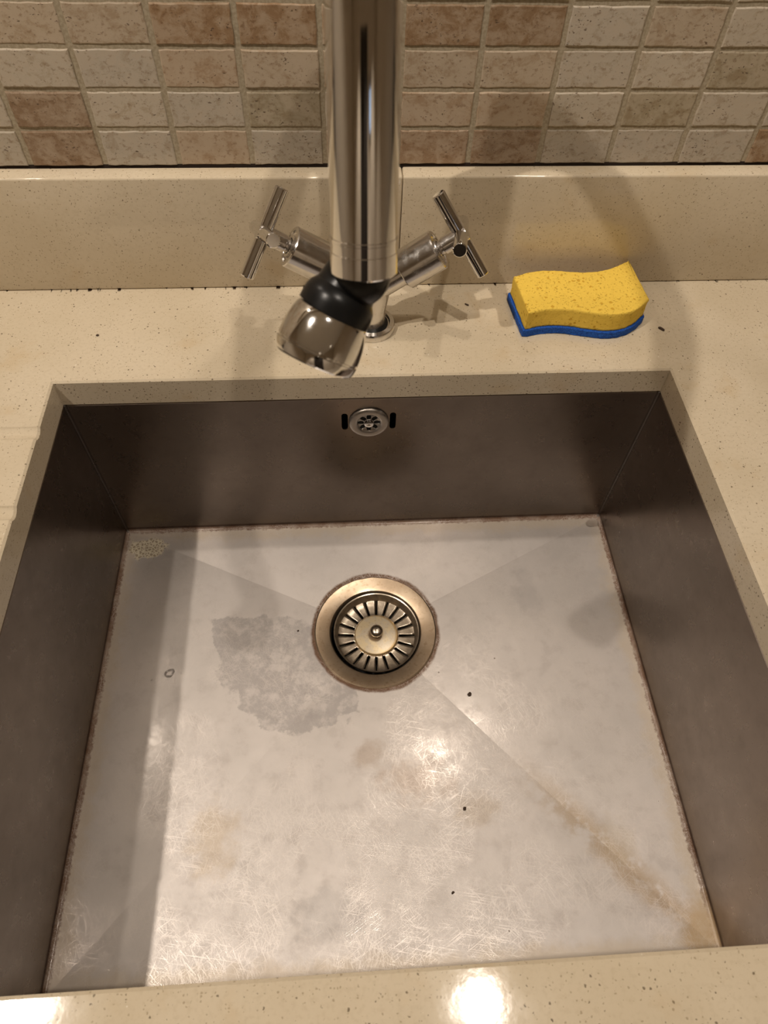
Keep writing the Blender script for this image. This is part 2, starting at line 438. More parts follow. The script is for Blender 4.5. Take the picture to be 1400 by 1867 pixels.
# tiled back wall: grout bed + individual tumbled tiles, one mesh
PX, PZ, X0T, Z0T = 56.19, 27.22, -200.5, 102.2
tones = {'L': (.50, .445, .36), 'G': (.47, .42, .345), 'M': (.45, .35, .25), 'D': (.31, .21, .125), 'B': (.33, .235, .155), 'O': (.37, .315, .22), 'P': (.47, .385, .285)}
rows = {0: {-3: 'M', -2: 'L', -1: 'B', 0: 'G', 1: 'M', 2: 'G', 3: 'M', 4: 'B', 5: 'B', 6: 'G', 7: 'G', 8: 'G', 9: 'D', 10: 'L'},
        1: {-3: 'L', -2: 'L', -1: 'B', 0: 'L', 1: 'G', 2: 'O', 3: 'G', 4: 'M', 5: 'M', 6: 'L', 7: 'O', 8: 'L', 9: 'G'},
        2: {-2: 'M', -1: 'L', 0: 'G', 1: 'M', 2: 'P', 3: 'M', 4: 'P', 5: 'P', 6: 'G', 7: 'L', 8: 'O', 9: 'B'},
        3: {-2: 'P', -1: 'P', 0: 'P', 1: 'D', 2: 'D', 3: 'M', 4: 'D', 5: 'D', 6: 'G', 7: 'P', 8: 'L', 9: 'G'},
        4: {-2: 'L', -1: 'P', 0: 'L', 1: 'L', 2: 'P', 3: 'L', 4: 'P', 5: 'L', 6: 'L', 7: 'G', 8: 'L', 9: 'L'}}
bm = bmesh.new()
lay = bm.verts.layers.float_color.new('tile_tone')
nrow = int((CEIL - Z0T) / PZ)
rt = random.Random(3)
for r in range(-1, nrow):
    for c in range(-30, 39):
        if r < 0: continue
        k = rows.get(r, {}).get(c) or rt.choice('LLGGPPMMDBO')
        t = tones[k]; j = rt.uniform(.93, 1.07)
        g = 1.9 + rt.uniform(-.25, .25)
        xa, xb = X0T + c * PX + g, X0T + (c + 1) * PX - g
        za, zb = Z0T + r * PZ + (1.3 if r else -.3), Z0T + (r + 1) * PZ - 1.5
        dep = 249.15 + rt.uniform(-.35, .35)
        def jit(): return rt.uniform(-.45, .45)
        near = -6 <= c <= 12 and r < 8
        nx, nz = (10, 5) if near else (1, 1)
        outline = []
        for i in range(nx): outline.append((xa + (xb - xa) * i / nx, za))
        for i in range(nz): outline.append((xb, za + (zb - za) * i / nz))
        for i in range(nx): outline.append((xb - (xb - xa) * i / nx, zb))
        for i in range(nz): outline.append((xa, zb - (zb - za) * i / nz))
        cx, cz = (xa + xb) / 2, (za + zb) / 2
        outline = [(x + jit() * .8, z + jit() * .8) for x, z in outline]
        def ring(s, y, jj=0):
            out = []
            for x, z in outline:
                dx, dz = cx - x, cz - z
                sx = max(-s, min(s, dx)); sz = max(-s, min(s, dz))
                v = bm.verts.new((x + sx * (abs(dx) > (xb - xa) / 2 - 2), y + jj * jit(), z + sz * (abs(dz) > (zb - za) / 2 - 2)))
                v[lay] = (t[0] * j, t[1] * j, t[2] * j, 1); out.append(v)
            return out
        A, B, D_ = ring(0, 250.4), ring(.3, dep + .35), ring(.9, dep)
        m = len(outline)
        for P_, Q_ in ((A, B), (B, D_)):
            for i in range(m): bm.faces.new((P_[i], P_[(i + 1) % m], Q_[(i + 1) % m], Q_[i]))
        bm.faces.new(D_)
me_faces = len(bm.faces)
box(bm, RX0 - 60, RX1 + 60, 250, 310, RZ0, CEIL)
wb = obj('wall_back', bm, TILE)
wb.data.materials.append(GROUT)
for p in wb.data.polygons[me_faces:]: p.material_index = 1
struct(wb)

# ------------------------------------------------------------------ worktop
WX_0, WX_1, WY0, WY1 = -1100, 1100, -352, 248.9
def gz(y):
    for a, b in ((62.0, 74.5), (-9.8, 2.2), (-82, -70), (-154, -142), (-226, -214)):
        if a < y < b: return -2.6 * math.sin(PI * (y - a) / (b - a)) ** .7
    return 0.0
CH = 1.6
bm = bmesh.new()
V = lambda x, y, z: bm.verts.new((x, y, z))
def quad(a, b, c, d): bm.faces.new([V(*p) for p in (a, b, c, d)])
# flat parts of the top
quad((WX_0, YB + CH, 0), (WX_1, YB + CH, 0), (WX_1, WY1, 0), (WX_0, WY1, 0))
quad((WX_0, WY0, 0), (WX_1, WY0, 0), (WX_1, YF - CH, 0), (WX_0, YF - CH, 0))
quad((XR + CH, YF - CH, 0), (WX_1, YF - CH, 0), (WX_1, YB + CH, 0), (XR + CH, YB + CH, 0))
DRX = -700
quad((WX_0, YF - CH, 0), (DRX, YF - CH, 0), (DRX, YB + CH, 0), (WX_0, YB + CH, 0))
ys = sorted(set([YF - CH, YB + CH, YF, YB] + [a + (b - a) * k / 12 for a, b in ((62.0, 74.5), (-9.8, 2.2), (-82, -70), (-154, -142), (-226, -214)) for k in range(13)]))
for y0, y1 in zip(ys, ys[1:]):
    z0, z1 = gz(y0), gz(y1)
    quad((DRX, y0, z0), (XL - CH, y0, z0), (XL - CH, y1, z1), (DRX, y1, z1))
    if z0 or z1: quad((DRX, y0, 0), (DRX, y0, z0 - .001), (DRX, y1, z1 - .001), (DRX, y1, 0))
    if y0 >= YF - .1 and y1 <= YB + .1:
        quad((XL - CH, y0, z0), (XL, y0, z0 - CH * .8), (XL, y1, z1 - CH * .8), (XL - CH, y1, z1))
        quad((XL, y0, z0 - CH * .8), (XL, y0, -T), (XL, y1, -T), (XL, y1, z1 - CH * .8))
# corner chamfers and other reveals
c8 = CH * .8
quad((XL - CH, YB, 0), (XL, YB, -c8), (XL, YB, -c8), (XL - CH, YB + CH, 0)) if False else None
bm.faces.new([V(XL - CH, YB, 0), V(XL, YB, -c8), V(XL - CH, YB + CH, 0)])
bm.faces.new([V(XL - CH, YF, 0), V(XL, YF, -c8), V(XL - CH, YF - CH, 0)])
quad((XL - CH, YB + CH, 0), (XL, YB, -c8), (XR, YB, -c8), (XR + CH, YB + CH, 0))
quad((XL, YB, -c8), (XL, YB, -T), (XR, YB, -T), (XR, YB, -c8))
quad((XR + CH, YB + CH, 0), (XR, YB, -c8), (XR, YF, -c8), (XR + CH, YF - CH, 0))
quad((XR, YB, -c8), (XR, YB, -T), (XR, YF, -T), (XR, YF, -c8))
quad((XL - CH, YF - CH, 0), (XL, YF, -c8), (XR, YF, -c8), (XR + CH, YF - CH, 0))
quad((XL, YF, -c8), (XL, YF, -T), (XR, YF, -T), (XR, YF, -c8))
# underside and outer faces
for (a, b, c, d) in ((WX_0, WX_1, YB, WY1), (WX_0, WX_1, WY0, YF), (WX_0, XL, YF, YB), (XR, WX_1, YF, YB)):
    quad((a, c, -T), (b, c, -T), (b, d, -T), (a, d, -T))
quad((WX_0, WY0, 0), (WX_1, WY0, 0), (WX_1, WY0, -T), (WX_0, WY0, -T))
quad((WX_0, WY1, 0), (WX_1, WY1, 0), (WX_1, WY1, -T), (WX_0, WY1, -T))
quad((WX_0, WY0, 0), (WX_0, WY1, 0), (WX_0, WY1, -T), (WX_0, WY0, -T))
quad((WX_1, WY0, 0), (WX_1, WY1, 0), (WX_1, WY1, -T), (WX_1, WY0, -T))
bmesh.ops.remove_doubles(bm, verts=bm.verts[:], dist=.02)
tag(obj('worktop', bm, STONE), 'beige speckled stone worktop with a square sink cutout and drainer grooves', 'worktop')
# upstands: two lengths that meet behind the tap
for (a, b, lab) in ((WX_0, 27.9, 'beige speckled stone upstand, length on the left of the seam behind the tap'), (28.2, WX_1, 'beige speckled stone upstand, length on the right, behind the sponge')):
    bm = bmesh.new(); box(bm, a, b, 233, 248.9, .1, 100.8, 1.8, 3)
    tag(obj('upstand', bm, STONE, None, 40), lab, 'upstand', 'stone upstands along the tiled wall')

# ------------------------------------------------------------------ base cabinet below (outside the frame)
cab = thing('base_cabinet', 'cream kitchen base cabinet standing under the worktop and around the sink', 'cabinet', (0, 0, RZ0))
bm = bmesh.new()
for a_ in ((-1080, -1062, -330, 245), (1062, 1080, -330, 245), (-420, -402, -330, 245), (402, 420, -330, 245)):
    box(bm, a_[0], a_[1], a_[2], a_[3], RZ0 + 100, -T - .2)
box(bm, -1080, 1080, -330, 245, RZ0 + 100, RZ0 + 118); box(bm, -1080, 1080, -270, -252 , RZ0, RZ0 + 100)
box(bm, -1062, 1062, 236, 245, RZ0 + 118, -T - .2)
obj('carcass', bm, CABM, cab)
for k, (a, b) in enumerate(((-1078, -642), (-638, -422), (-418, -2), (2, 418), (422, 638), (642, 1078))):
    bm = bmesh.new(); box(bm, a, b, -350, -331, RZ0 + 104, -T - 4, 2)
    dr = obj('door', bm, CABM, cab)
    bm = bmesh.new(); hx = b - 40 if k % 2 == 0 else a + 40
    sweep(bm, [(hx, -350, -120), (hx, -375, -120), (hx, -375, -260), (hx, -350, -260)], [5] * 4, 12)
    hd = obj('handle', bm, CHROME_D, dr, 50)

# ------------------------------------------------------------------ sink bowl
sink = thing('sink', 'square undermounted stainless steel sink with a rust stained worn floor', 'sink', (0, 0, ZS - 12))
def rrect(x0, x1, y0, y1, r, nc=4, ns=14):
    pts = []
    cs = [((x1 - r, y1 - r), 0), ((x0 + r, y1 - r), 90), ((x0 + r, y0 + r), 180), ((x1 - r, y0 + r), 270)]
    for i, ((cx, cy), a0) in enumerate(cs):
        arc = [(cx + r * math.cos(math.radians(a0 + 90 * k / nc)), cy + r * math.sin(math.radians(a0 + 90 * k / nc))) for k in range(nc + 1)]
        pts += arc
        nx_ = cs[(i + 1) % 4]; a1 = math.radians(nx_[1])
        nxt = (nx_[0][0] + r * math.cos(a1), nx_[0][1] + r * math.sin(a1))
        for k in range(1, ns): pts.append((arc[-1][0] + (nxt[0] - arc[-1][0]) * k / ns, arc[-1][1] + (nxt[1] - arc[-1][1]) * k / ns))
    return pts
bm = bmesh.new()
RC = 1.4; RF = 2.5
o_ = .35   # the bowl stands a hair outside the stone cut
def loop(inset, z, r=None):
    return [bm.verts.new((x, y, z)) for x, y in rrect(XL - o_ + inset, XR + o_ - inset, YF - o_ + inset, YB + o_ - inset, max(RC - inset, .8) if r is None else r)]
loops = [loop(-20, -T - 1.0, 6), loop(-1.2, -T - 1.0, RC + 1.2), loop(0, -T - 2.0)]
loops += [loop(0, z) for z in (-80, -140, ZS + RF)]
for k in range(1, 5):
    a = PI / 2 * k / 4
    loops.append(loop(RF * (1 - math.cos(a)), ZS + RF - RF * math.sin(a)))
def floor_z(x, y):
    s = max((x / XR if x > 0 else x / XL), (y / YB if y > 0 else y / YF))
    return ZS - HD * (1 - s)
lf = []
for v in loops[-1]:
    p = v.co.copy(); q = p * (1 - 2.2 / max(abs(p.x), abs(p.y)))
    lf.append(bm.verts.new((q.x, q.y, floor_z(q.x, q.y))))
loops.append(lf)
RD = 57.5
N = len(lf)
# intermediate and drain loops keep the same directions so every facet stays planar
for f_ in (.5, 1.0):
    ring = []
    for v in lf:
        p = Vector((v.co.x, v.co.y)); t = p.normalized() * RD
        q = p.lerp(t, f_); ring.append(bm.verts.new((q.x, q.y, floor_z(q.x, q.y) - (0 if f_ < 1 else .0))))
    loops.append(ring)
for A, B in zip(loops, loops[1:]):
    for k in range(N): bm.faces.new((A[k], A[(k + 1) % N], B[(k + 1) % N], B[k]))
me = bpy.data.meshes.new('bowl')
for f in bm.faces: f.normal_update()
floorf = [f for f in bm.faces if f.calc_center_median().z < ZS - .01 and abs(f.normal.z) > .99]
wallf = None
for v in bm.verts: v.co *= MM
bm.to_mesh(me); bm.free()
for p in me.polygons: p.use_smooth = True
# crease the four folds of the floor only
sh = me.attributes.new('sharp_edge', 'BOOLEAN', 'EDGE')
fi = [p for p in me.polygons]
import collections
efaces = collections.defaultdict(list)
for p in me.polygons:
    for ek in p.edge_keys: efaces[ek].append(p)
for e in me.edges:
    fs = efaces[tuple(sorted(e.vertices))]
    ang = fs[0].normal.angle(fs[1].normal) if len(fs) == 2 else 9
    zz = (me.vertices[e.vertices[0]].co.z + me.vertices[e.vertices[1]].co.z) / 2 / MM
    big = len(fs) == 2 and all(f.center.z / MM < ZS - .02 for f in fs)
    sh.data[e.index].value = (ang > math.radians(26)) or (big and ang > math.radians(1.0))
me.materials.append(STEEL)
bowl = bpy.data.objects.new('bowl', me); C.objects.link(bowl)
bowl.parent = sink; bowl.location = -o_w[sink.name]
sol = bowl.modifiers.new('thickness', 'SOLIDIFY'); sol.thickness = 1.2 * MM
# decide the outward side: normals may face either way
nz = sum(p.normal.z * p.area for p in me.polygons if p.center.z / MM < ZS)
sol.offset = -1 if nz > 0 else 1
# overflow slots are cut through the back wall
bm = bmesh.new()
for cx in (-23.2, 18.4):
    lay_pts = []
    for k in range(13): a = PI * k / 12; lay_pts.append((cx + 2.7 * math.cos(a), -46.5 + 2.7 * math.sin(a)))
    for k in range(13): a = PI + PI * k / 12; lay_pts.append((cx + 2.7 * math.cos(a), -61.5 + 2.7 * math.sin(a)))
    A = [bm.verts.new((x, 110, z)) for x, z in lay_pts]; B = [bm.verts.new((x, 135, z)) for x, z in lay_pts]
    for k in range(len(A)): bm.faces.new((A[k], A[(k + 1) % len(A)], B[(k + 1) % len(A)], B[k]))
    bm.faces.new(A); bm.faces.new(B)
cut_me = bpy.data.meshes.new('slot_cutter'); bmesh.ops.recalc_face_normals(bm, faces=bm.faces[:])
for v in bm.verts: v.co *= MM
bm.to_mesh(cut_me); bm.free()
cutter = bpy.data.objects.new('slot_cutter', cut_me); C.objects.link(cutter)
cutter.location = bowl.location + o_w[sink.name]
bpy.context.view_layer.update()
bo = bowl.modifiers.new('slots', 'BOOLEAN'); bo.object = cutter; bo.operation = 'DIFFERENCE'; bo.solver = 'EXACT'
bpy.context.view_layer.update()
dg = bpy.context.evaluated_depsgraph_get()
newme = bpy.data.meshes.new_from_object(bowl.evaluated_get(dg))
bowl.modifiers.clear(); bowl.data = newme; newme.name = 'bowl'
bpy.data.objects.remove(cutter)
# sealant bead between stone and steel
bm = bmesh.new()
o2 = 1.0
for lo, hi in (((-T - 1.05), (-T - .02)),):
    A = [bm.verts.new((x, y, lo)) for x, y in rrect(XL - o2, XR + o2, YF - o2, YB + o2, 3)]
    B = [bm.verts.new((x, y, hi)) for x, y in rrect(XL - o2, XR + o2, YF - o2, YB + o2, 3)]
    D_ = [bm.verts.new((x, y, hi)) for x, y in rrect(XL - 6, XR + 6, YF - 6, YB + 6, 5)]
    E_ = [bm.verts.new((x, y, lo)) for x, y in rrect(XL - 6, XR + 6, YF - 6, YB + 6, 5)]
    for P_, Q_ in ((A, B), (B, D_), (D_, E_), (E_, A)):
        for k in range(len(A)): bm.faces.new((P_[k], P_[(k + 1) % len(A)], Q_[(k + 1) % len(A)], Q_[k]))
obj('sealant', bm, SEAL, sink)
# overflow: dark chamber behind the wall and a perforated rosette
bm = bmesh.new(); box(bm, -34, 30, YB + 2.2, YB + 24, -82, -28)
bmesh.ops.delete(bm, geom=[f for f in bm.faces if f.normal.y < -.9], context='FACES_ONLY')
obj('overflow_chamber', bm, BLACK, sink)
OC = (-2.4, YB, -54.5)
bm = bmesh.new()
rs = [3.2, 4.6, 6.2, 7.8, 8.9, 9.8, 10.6, 12.2, 15.5, 16.8, 17.2, 17.3]
zs = [1.4, 1.0, .6, .55, .6, .9, 2.0, 2.6, 2.5, 1.8, .8, .0]
slotted(bm, rs, zs, 8, lambda r: (2.05 if 6.0 < r < 8.4 else 1.5) if 4.7 < r < 9.7 else 0, OC, (0, -1, 0), sub=4)
ov = obj('overflow_cover', bm, mat_chrome('dull_cover_steel', .38, .4, (.40, .365, .33)), sink, 40)
m_ = ov.modifiers.new('t', 'SOLIDIFY'); m_.thickness = .35 * MM
bm = bmesh.new(); lathe(bm, [(10.4, .2), (.2, .2)], OC, (0, -1, 0), 32); obj('overflow_hole', bm, BLACK, ov)
bm = bmesh.new(); lathe(bm, [(3.4, .6), (4.1, 1.8), (3.9, 3.0), (2.8, 3.7), (1.2, 3.8), (.9, 2.8), (.05, 2.8)], OC, (0, -1, 0), 28)
obj('overflow_screw', bm, CHROME_D, ov, 40)

# drain flange and pipe
ZD = floor_z(RD, 0)
bm = bmesh.new()
lathe(bm, [(58.6, ZD - 1.2), (58.4, ZD + .6), (57.2, ZD + 1.3), (55.4, ZD + 1.0), (53.5, ZD + .5), (47, ZD - .9), (44.2, ZD - 1.9), (43.0, ZD - 3.6), (42.8, ZD - 10), (42.0, ZD - 26), (22, ZD - 34), (22, ZD - 80), (.1, ZD - 80)], n=96)
fl_ = obj('drain_flange', bm, STAINED, sink, 35)
bm = bmesh.new()
lathe(bm, [(42.7, ZD - 9.5), (41.9, ZD - 25.6), (21.9, ZD - 33), (21.9, ZD - 79), (.1, ZD - 79)], n=64)
obj('drain_throat', bm, BLACK, sink, 35)

# ------------------------------------------------------------------ basket strainer
ZB = ZD - 2.0
st = thing('basket_strainer', 'round steel basket strainer with radial slots sitting in the sink drain', 'strainer', (1, 0, ZB - 12))
bm = bmesh.new()
rs = [40.9, 41.4, 41.1, 40.1, 39.4, 38.4, 37.2, 34.5, 31.0, 27.5, 24.2, 22.2, 20.8]
zs = [ZB - 3, ZB - .6, ZB + .2, ZB - .2, ZB - 3.0, ZB - 6.5, ZB - 8.6, ZB - 9.4, ZB - 9.7, ZB - 9.9, ZB - 10.0, ZB - 9.9, ZB - 9.6]
slotted(bm, rs, zs, 20, lambda r: (.55 + .6 * (36.5 - r) / 14) if 23 < r < 36 else 0, (1, 0, 0), (0, 0, 1), sub=5, phase=.11)
sb = obj('slotted_bowl', bm, mat_noise('grimy_strainer_steel', (.40, .34, .27), (.52, .45, .36), .2, .28, .1, metal=.9), st, 40)
sb.modifiers.new('t', 'SOLIDIFY').thickness = -.7 * MM
bm = bmesh.new()
lathe(bm, [(21.4, ZB - 10.0), (21.2, ZB - 8.6), (20.2, ZB - 7.7), (14, ZB - 7.2), (7.5, ZB - 6.9), (.05, ZB - 6.8)], (1, 0, 0), n=64)
lime = NT('limescaled_steel')
a_ = lime.noise(.12, 4, .65, None, .5); b_ = lime.noise(.5, 3)
cl = lime.mix(lime.ramp(a_, .4, .6), (.70, .58, .38), (.62, .54, .42))
cl = lime.mix(lime.m_('MULTIPLY', lime.ramp(b_, .55, .7), .4), cl, (.45, .30, .14))
rr_ = lime.m_('SQRT', lime.m_('ADD', lime.m_('POWER', lime.m_('SUBTRACT', lime.x, 0.0), 2.0), lime.m_('POWER', lime.y, 2.0)))
cl = lime.mix(lime.m_('MULTIPLY', lime.ramp(rr_, 18.6, 20.6), .7), cl, (.40, .24, .07))
cl = lime.mix(lime.m_('MULTIPLY', lime.ramp(rr_, 8.5, 6.0), .7), cl, (.20, .11, .05))
lime.set(Base_Color=cl, Roughness=.33, Metallic=.65)
lime.l.new(lime.bump(a_, .3, .3), lime.b.inputs['Normal'])
cp = obj('cap_plate', bm, lime.m, st, 35)
bm = bmesh.new()
lathe(bm, [(3.4, ZB - 7), (3.2, ZB - 3.2), (4.0, ZB - 2.4), (5.9, ZB - 1.2), (6.3, ZB + .8), (5.7, ZB + 2.6), (3.6, ZB + 3.9), (1.8, ZB + 4.3), (.05, ZB + 4.4)], (1, 0, 0), n=40)
obj('knob', bm, mat_chrome('matt_knob_steel', .22, .4, (.60, .54, .46)), st, 40)['label'] = 'round pale grey lifting knob'

# ------------------------------------------------------------------ tap (mixer faucet)
TB = Vector((2, 178, 0))
tap = thing('faucet', 'chrome kitchen mixer tap with cross handles and tall curved spout over the sink', 'faucet', TB)
bm = bmesh.new(); lathe(bm, [(19.6, .1), (19.8, 1), (19.8, 5.2), (19.0, 6.4), (15.5, 7.0), (14.6, 5.2), (11.0, 5.0)], TB, n=64, cap0=True)
obj('base_flange', bm, CHROME_D, tap, 35)
bm = bmesh.new(); lathe(bm, [(14.0, 4.6), (13.8, 5.8), (11.5, 6.2)], TB, n=48); obj('base_gasket', bm, RUBBER, tap, 35)
AP = Vector((4, 179.5, 38.8))
bm = bmesh.new()
sweep(bm, [TB + Vector((0, 0, 5)), TB + Vector((.3, .2, 20)), AP + Vector((0, 0, -6)), AP + Vector((0, 0, 18)), AP + Vector((0, 0, 24))], [11.6, 11.2, 12.2, 12.6, 12.2], 48)
obj('body', bm, CHROME_D, tap, 40)
bm = bmesh.new(); lathe(bm, [(12.2, 0), (13.6, .4), (13.6, 9), (12.6, 9.8), (12.1, 9.8)], AP + Vector((0, 0, 22)), n=48); obj('spout_collar', bm, CHROME, tap, 35)
HUBS = {'L': (Vector((-78.08, 176.93, 90.05)), Vector((.45, .49, .75)), Vector((.29, -.87, .41)), 44, 76, 32.5),
        'R': (Vector((69.0, 180.23, 84.62)), Vector((-.55, .32, .77)), Vector((-.18, -.95, .26)), 28, 60, 33.3)}
for s in 'LR':
    hub, d1_, d2_, t0, t1, Lb = HUBS[s]
    a = (hub - AP).normalized(); Lh = (hub - AP).length
    d1_ = (d1_ - a * d1_.dot(a)).normalized(); d2_ = (d2_ - a * d2_.dot(a) - d1_ * d2_.dot(d1_)).normalized()
    bm = bmesh.new(); lathe(bm, [(10.8, 0), (10.8, t0 + .1), (9, t0 + .4)], AP, a, 48, cap0=True)
    arm = obj('valve_arm', bm, CHROME_D, tap, 35)
    bm = bmesh.new(); lathe(bm, [(9, t0), (14.8, t0 + .1), (15.5, t0 + .8), (15.5, t1 - .9), (14.8, t1), (12.2, t1 + .05), (11.8, t1 - 1.5), (8.6, t1 - 1.5), (8.4, t1 + .5), (6.2, t1 + .8)], AP, a, 64)
    obj('valve_cover', bm, CHROME_D, arm, 30)
    # cross handle: a stem and two bars through the hub
    bm = bmesh.new(); lathe(bm, [(5.6, t1 - 2), (5.6, t1 + 4), (6.6, t1 + 4.6), (6.6, Lh - 5), (6.4, Lh + 3.5), (5.6, Lh + 5.2), (.05, Lh + 5.6)], AP, a, 40)
    hdl = obj('cross_handle', bm, CHROME_D, tap, 35)
    for dv, LL in ((d1_, Lb + 1.5), (d2_, Lb)):
        bm = bmesh.new(); lathe(bm, [(.05, -LL), (4.6, -LL), (5.3, -LL + .8), (5.3, LL - .8), (4.6, LL), (.05, LL)], hub, dv, 40)
        obj('handle_bar', bm, CHROME, hdl, 30)

# spout: riser, swan neck, outlet
R_SP = 12.0
pts = []
for k in range(9): pts.append(Vector((TB.x + .5, 179, 62 + (278 - 62) * k / 8)))
rC = 113.0; yc = 179 - rC
for k in range(1, 41):
    th = math.radians(160 * k / 40)
    y = yc + rC * math.cos(th); pts.append(Vector((2.5 - 17.0 * (179 - y) / 219, y, 278 + rC * math.sin(th))))
end = pts[-1].copy(); tend = (pts[-1] - pts[-2]).normalized()
tgt = Vector((-15.2, -67.5, 236.0))
for k in range(1, 11): pts.append(end.lerp(tgt, k / 10))
bm = bmesh.new(); sweep(bm, pts, [R_SP] * len(pts), 64, caps=True)
spout = obj('spout', bm, mat_chrome('spout_chrome', .035, .12, (.80, .79, .77)), tap, 40)
td = (tgt - end).normalized()
bm = bmesh.new(); lathe(bm, [(12.05, -12), (12.25, -11.8), (12.25, -10.8), (12.05, -10.6), (12.05, -7), (12.25, -6.8), (12.3, .5), (11.4, 1.3), (8, 1.4)], tgt, td, 64)
obj('outlet_ring', bm, CHROME, spout, 35)
# swivelling rubber neck and spray head, hanging to the left
na = (M3 @ Vector((-.52, -.83, -.28))).normalized()
nh = (M3 @ Vector((-.42, -.87, -.27))).normalized()
C1 = Vector((-27.2, -70.8, 218.5))
CT = C1 - na * 11.5
p0, p1, p2, p3 = tgt - td * 3, tgt + td * 5, CT - na * 7, CT
def bez(t): return p0 * (1 - t) ** 3 + p1 * 3 * t * (1 - t) ** 2 + p2 * 3 * t * t * (1 - t) + p3 * t ** 3
cv = [bez(k / 10) for k in range(11)] + [CT + na * 2.5]
bm = bmesh.new(); sweep(bm, cv, [9.8, 10.2, 10.6, 11.0, 11.2, 11.3, 11.4, 11.4, 11.4, 11.4, 11.5, 12.0], 48)
neck = obj('rubber_neck', bm, RUBBER, spout, 50)
bm = bmesh.new(); lathe(bm, [(11.2, 1.0), (12.2, 2.2), (13.6, 4.2), (14.2, 6.2), (14.4, 8.5), (14.4, 11.8), (12, 12.2)], CT, na, 64)
obj('rubber_collar', bm, RUBBER, neck, 40)
bm = bmesh.new()
lathe(bm, [(12, -.4), (13.6, -.2), (14.4, .8), (15.2, 3.0), (15.9, 6.0), (16.4, 9), (16.7, 12.5), (16.75, 14.2), (16.2, 14.5), (16.2, 15.1), (16.8, 15.4), (16.6, 17.6), (16.0, 19.3), (15.0, 20.0), (14.2, 19.6), (13.6, 18), (.05, 18)], C1, nh, 72)
head = obj('spray_head', bm, mat_chrome('spray_head_chrome', .07, .2, (.78, .77, .75)), spout, 35)
bm = bmesh.new(); lathe(bm, [(13.6, 18.3), (12.5, 19.0), (.05, 19.0)], C1, nh, 48); nz_ = obj('nozzle_plate', bm, RUBBER, head, 40)

# ------------------------------------------------------------------ sponge
sp = thing('sponge', 'yellow cellulose sponge with blue scouring pad lying on the worktop by the upstand', 'sponge', (180, 190, 0))
FR = [(130.0, 163.2), (143, 166.8), (157, 167.6), (170, 165.8), (184, 162.2), (198, 159.8), (210, 161.0), (222, 166.5), (235.0, 178.5)]
BK = [(231.6, 231.2), (222, 225.5), (212, 220.2), (200, 216.6), (188, 215.6), (176, 216.6), (164, 218.4), (151, 218.6), (138, 216.0), (125.5, 211.0)]
def catmull(P, n=6):
    out = []
    P = [Vector((2 * P[0][0] - P[1][0], 2 * P[0][1] - P[1][1]))] + [Vector(p) for p in P] + [Vector((2 * P[-1][0] - P[-2][0], 2 * P[-1][1] - P[-2][1]))]
    for i in range(1, len(P) - 2):
        for k in range(n):
            t = k / n; a, b, c, d = P[i - 1], P[i], P[i + 1], P[i + 2]
            out.append(.5 * (2 * b + (c - a) * t + (2 * a - 5 * b + 4 * c - d) * t * t + (3 * b - a - 3 * c + d) * t ** 3))
    out.append(P[-2]); return out
outl = catmull(FR) + [Vector((235.0, 178.5)).lerp(Vector((231.6, 231.2)), k / 9) for k in range(1, 9)] + catmull(BK) + [Vector((125.5, 211.0)).lerp(Vector((130.0, 163.2)), k / 9) for k in range(1, 9)]
def offset(poly, d):
    res = []; n_ = len(poly)
    for i, p in enumerate(poly):
        t = (poly[(i + 1) % n_] - poly[i - 1]).normalized(); res.append(p + Vector((t.y, -t.x)) * d)
    return res
def pillow(bm, poly, z0, z1, d0, rnd, jitter, seed, dz=None):
    rj = random.Random(seed)
    levels = [(z0, d0 - rnd * .6), (z0 + rnd * .5, d0)] + [(z0 + (z1 - z0) * k / 8, d0) for k in range(1, 8)] + [(z1 - rnd * .45, d0 - .1), (z1 - rnd * .1, d0 - rnd * .5), (z1, d0 - rnd)]
    rings = []
    for z, d in levels:
        rings.append([bm.verts.new((p.x + rj.uniform(-1, 1) * jitter, p.y + rj.uniform(-1, 1) * jitter, z + (dz(p.x, p.y) if dz else 0))) for p in offset(poly, d)])
    n_ = len(poly)
    for A, B in zip(rings, rings[1:]):
        for k in range(n_): bm.faces.new((A[k], A[(k + 1) % n_], B[(k + 1) % n_], B[k]))
    # top and bottom as strips towards the spine
    xs_ = [p.x for p in poly]; ya_ = sum(p.y for p in poly) / n_
    def mid(x):      # spine of the outline at x
        ys_ = [a.y + (b.y - a.y) * (x - a.x) / (b.x - a.x) for a, b in zip(poly, poly[1:] + poly[:1]) if (a.x - x) * (b.x - x) <= 0 and abs(b.x - a.x) > 1e-6]
        return (min(ys_) + max(ys_)) / 2 if len(ys_) > 1 else None
    for A, zz in ((rings[-1], z1), (rings[0], z0)):
        prev = A
        for f_ in (.75, .5, .25, .04):
            cur = []
            for v in A:
                x = min(max(v.co.x, min(xs_) + 5), max(xs_) - 5)
                x = v.co.x + (x - v.co.x) * (1 - f_) if abs(x - v.co.x) > 0 else v.co.x
                m2 = mid(x)
                cur.append(bm.verts.new((x, m2 + (v.co.y - m2) * f_, v.co.z)))
            for k in range(n_): bm.faces.new((prev[k], prev[(k + 1) % n_], cur[(k + 1) % n_], cur[k]))
            prev = cur
        bm.faces.new(prev)
    return bm
bm = bmesh.new(); pillow(bm, outl, 6.6, 24.5, 0, 1.3, .30, 5)
obj('cellulose_foam', bm, SPONGE, sp, 60)
bm = bmesh.new(); pillow(bm, [Vector((p.x, min(p.y, 232.0 - 1.2))) for p in outl], .15, 6.9, 1.9, .8, .28, 8)
for v in bm.verts: v.co.y = min(v.co.y, 232.4)
pd = obj('scouring_pad', bm, PAD, sp, 60); pd['label'] = 'rough bright blue scouring layer'

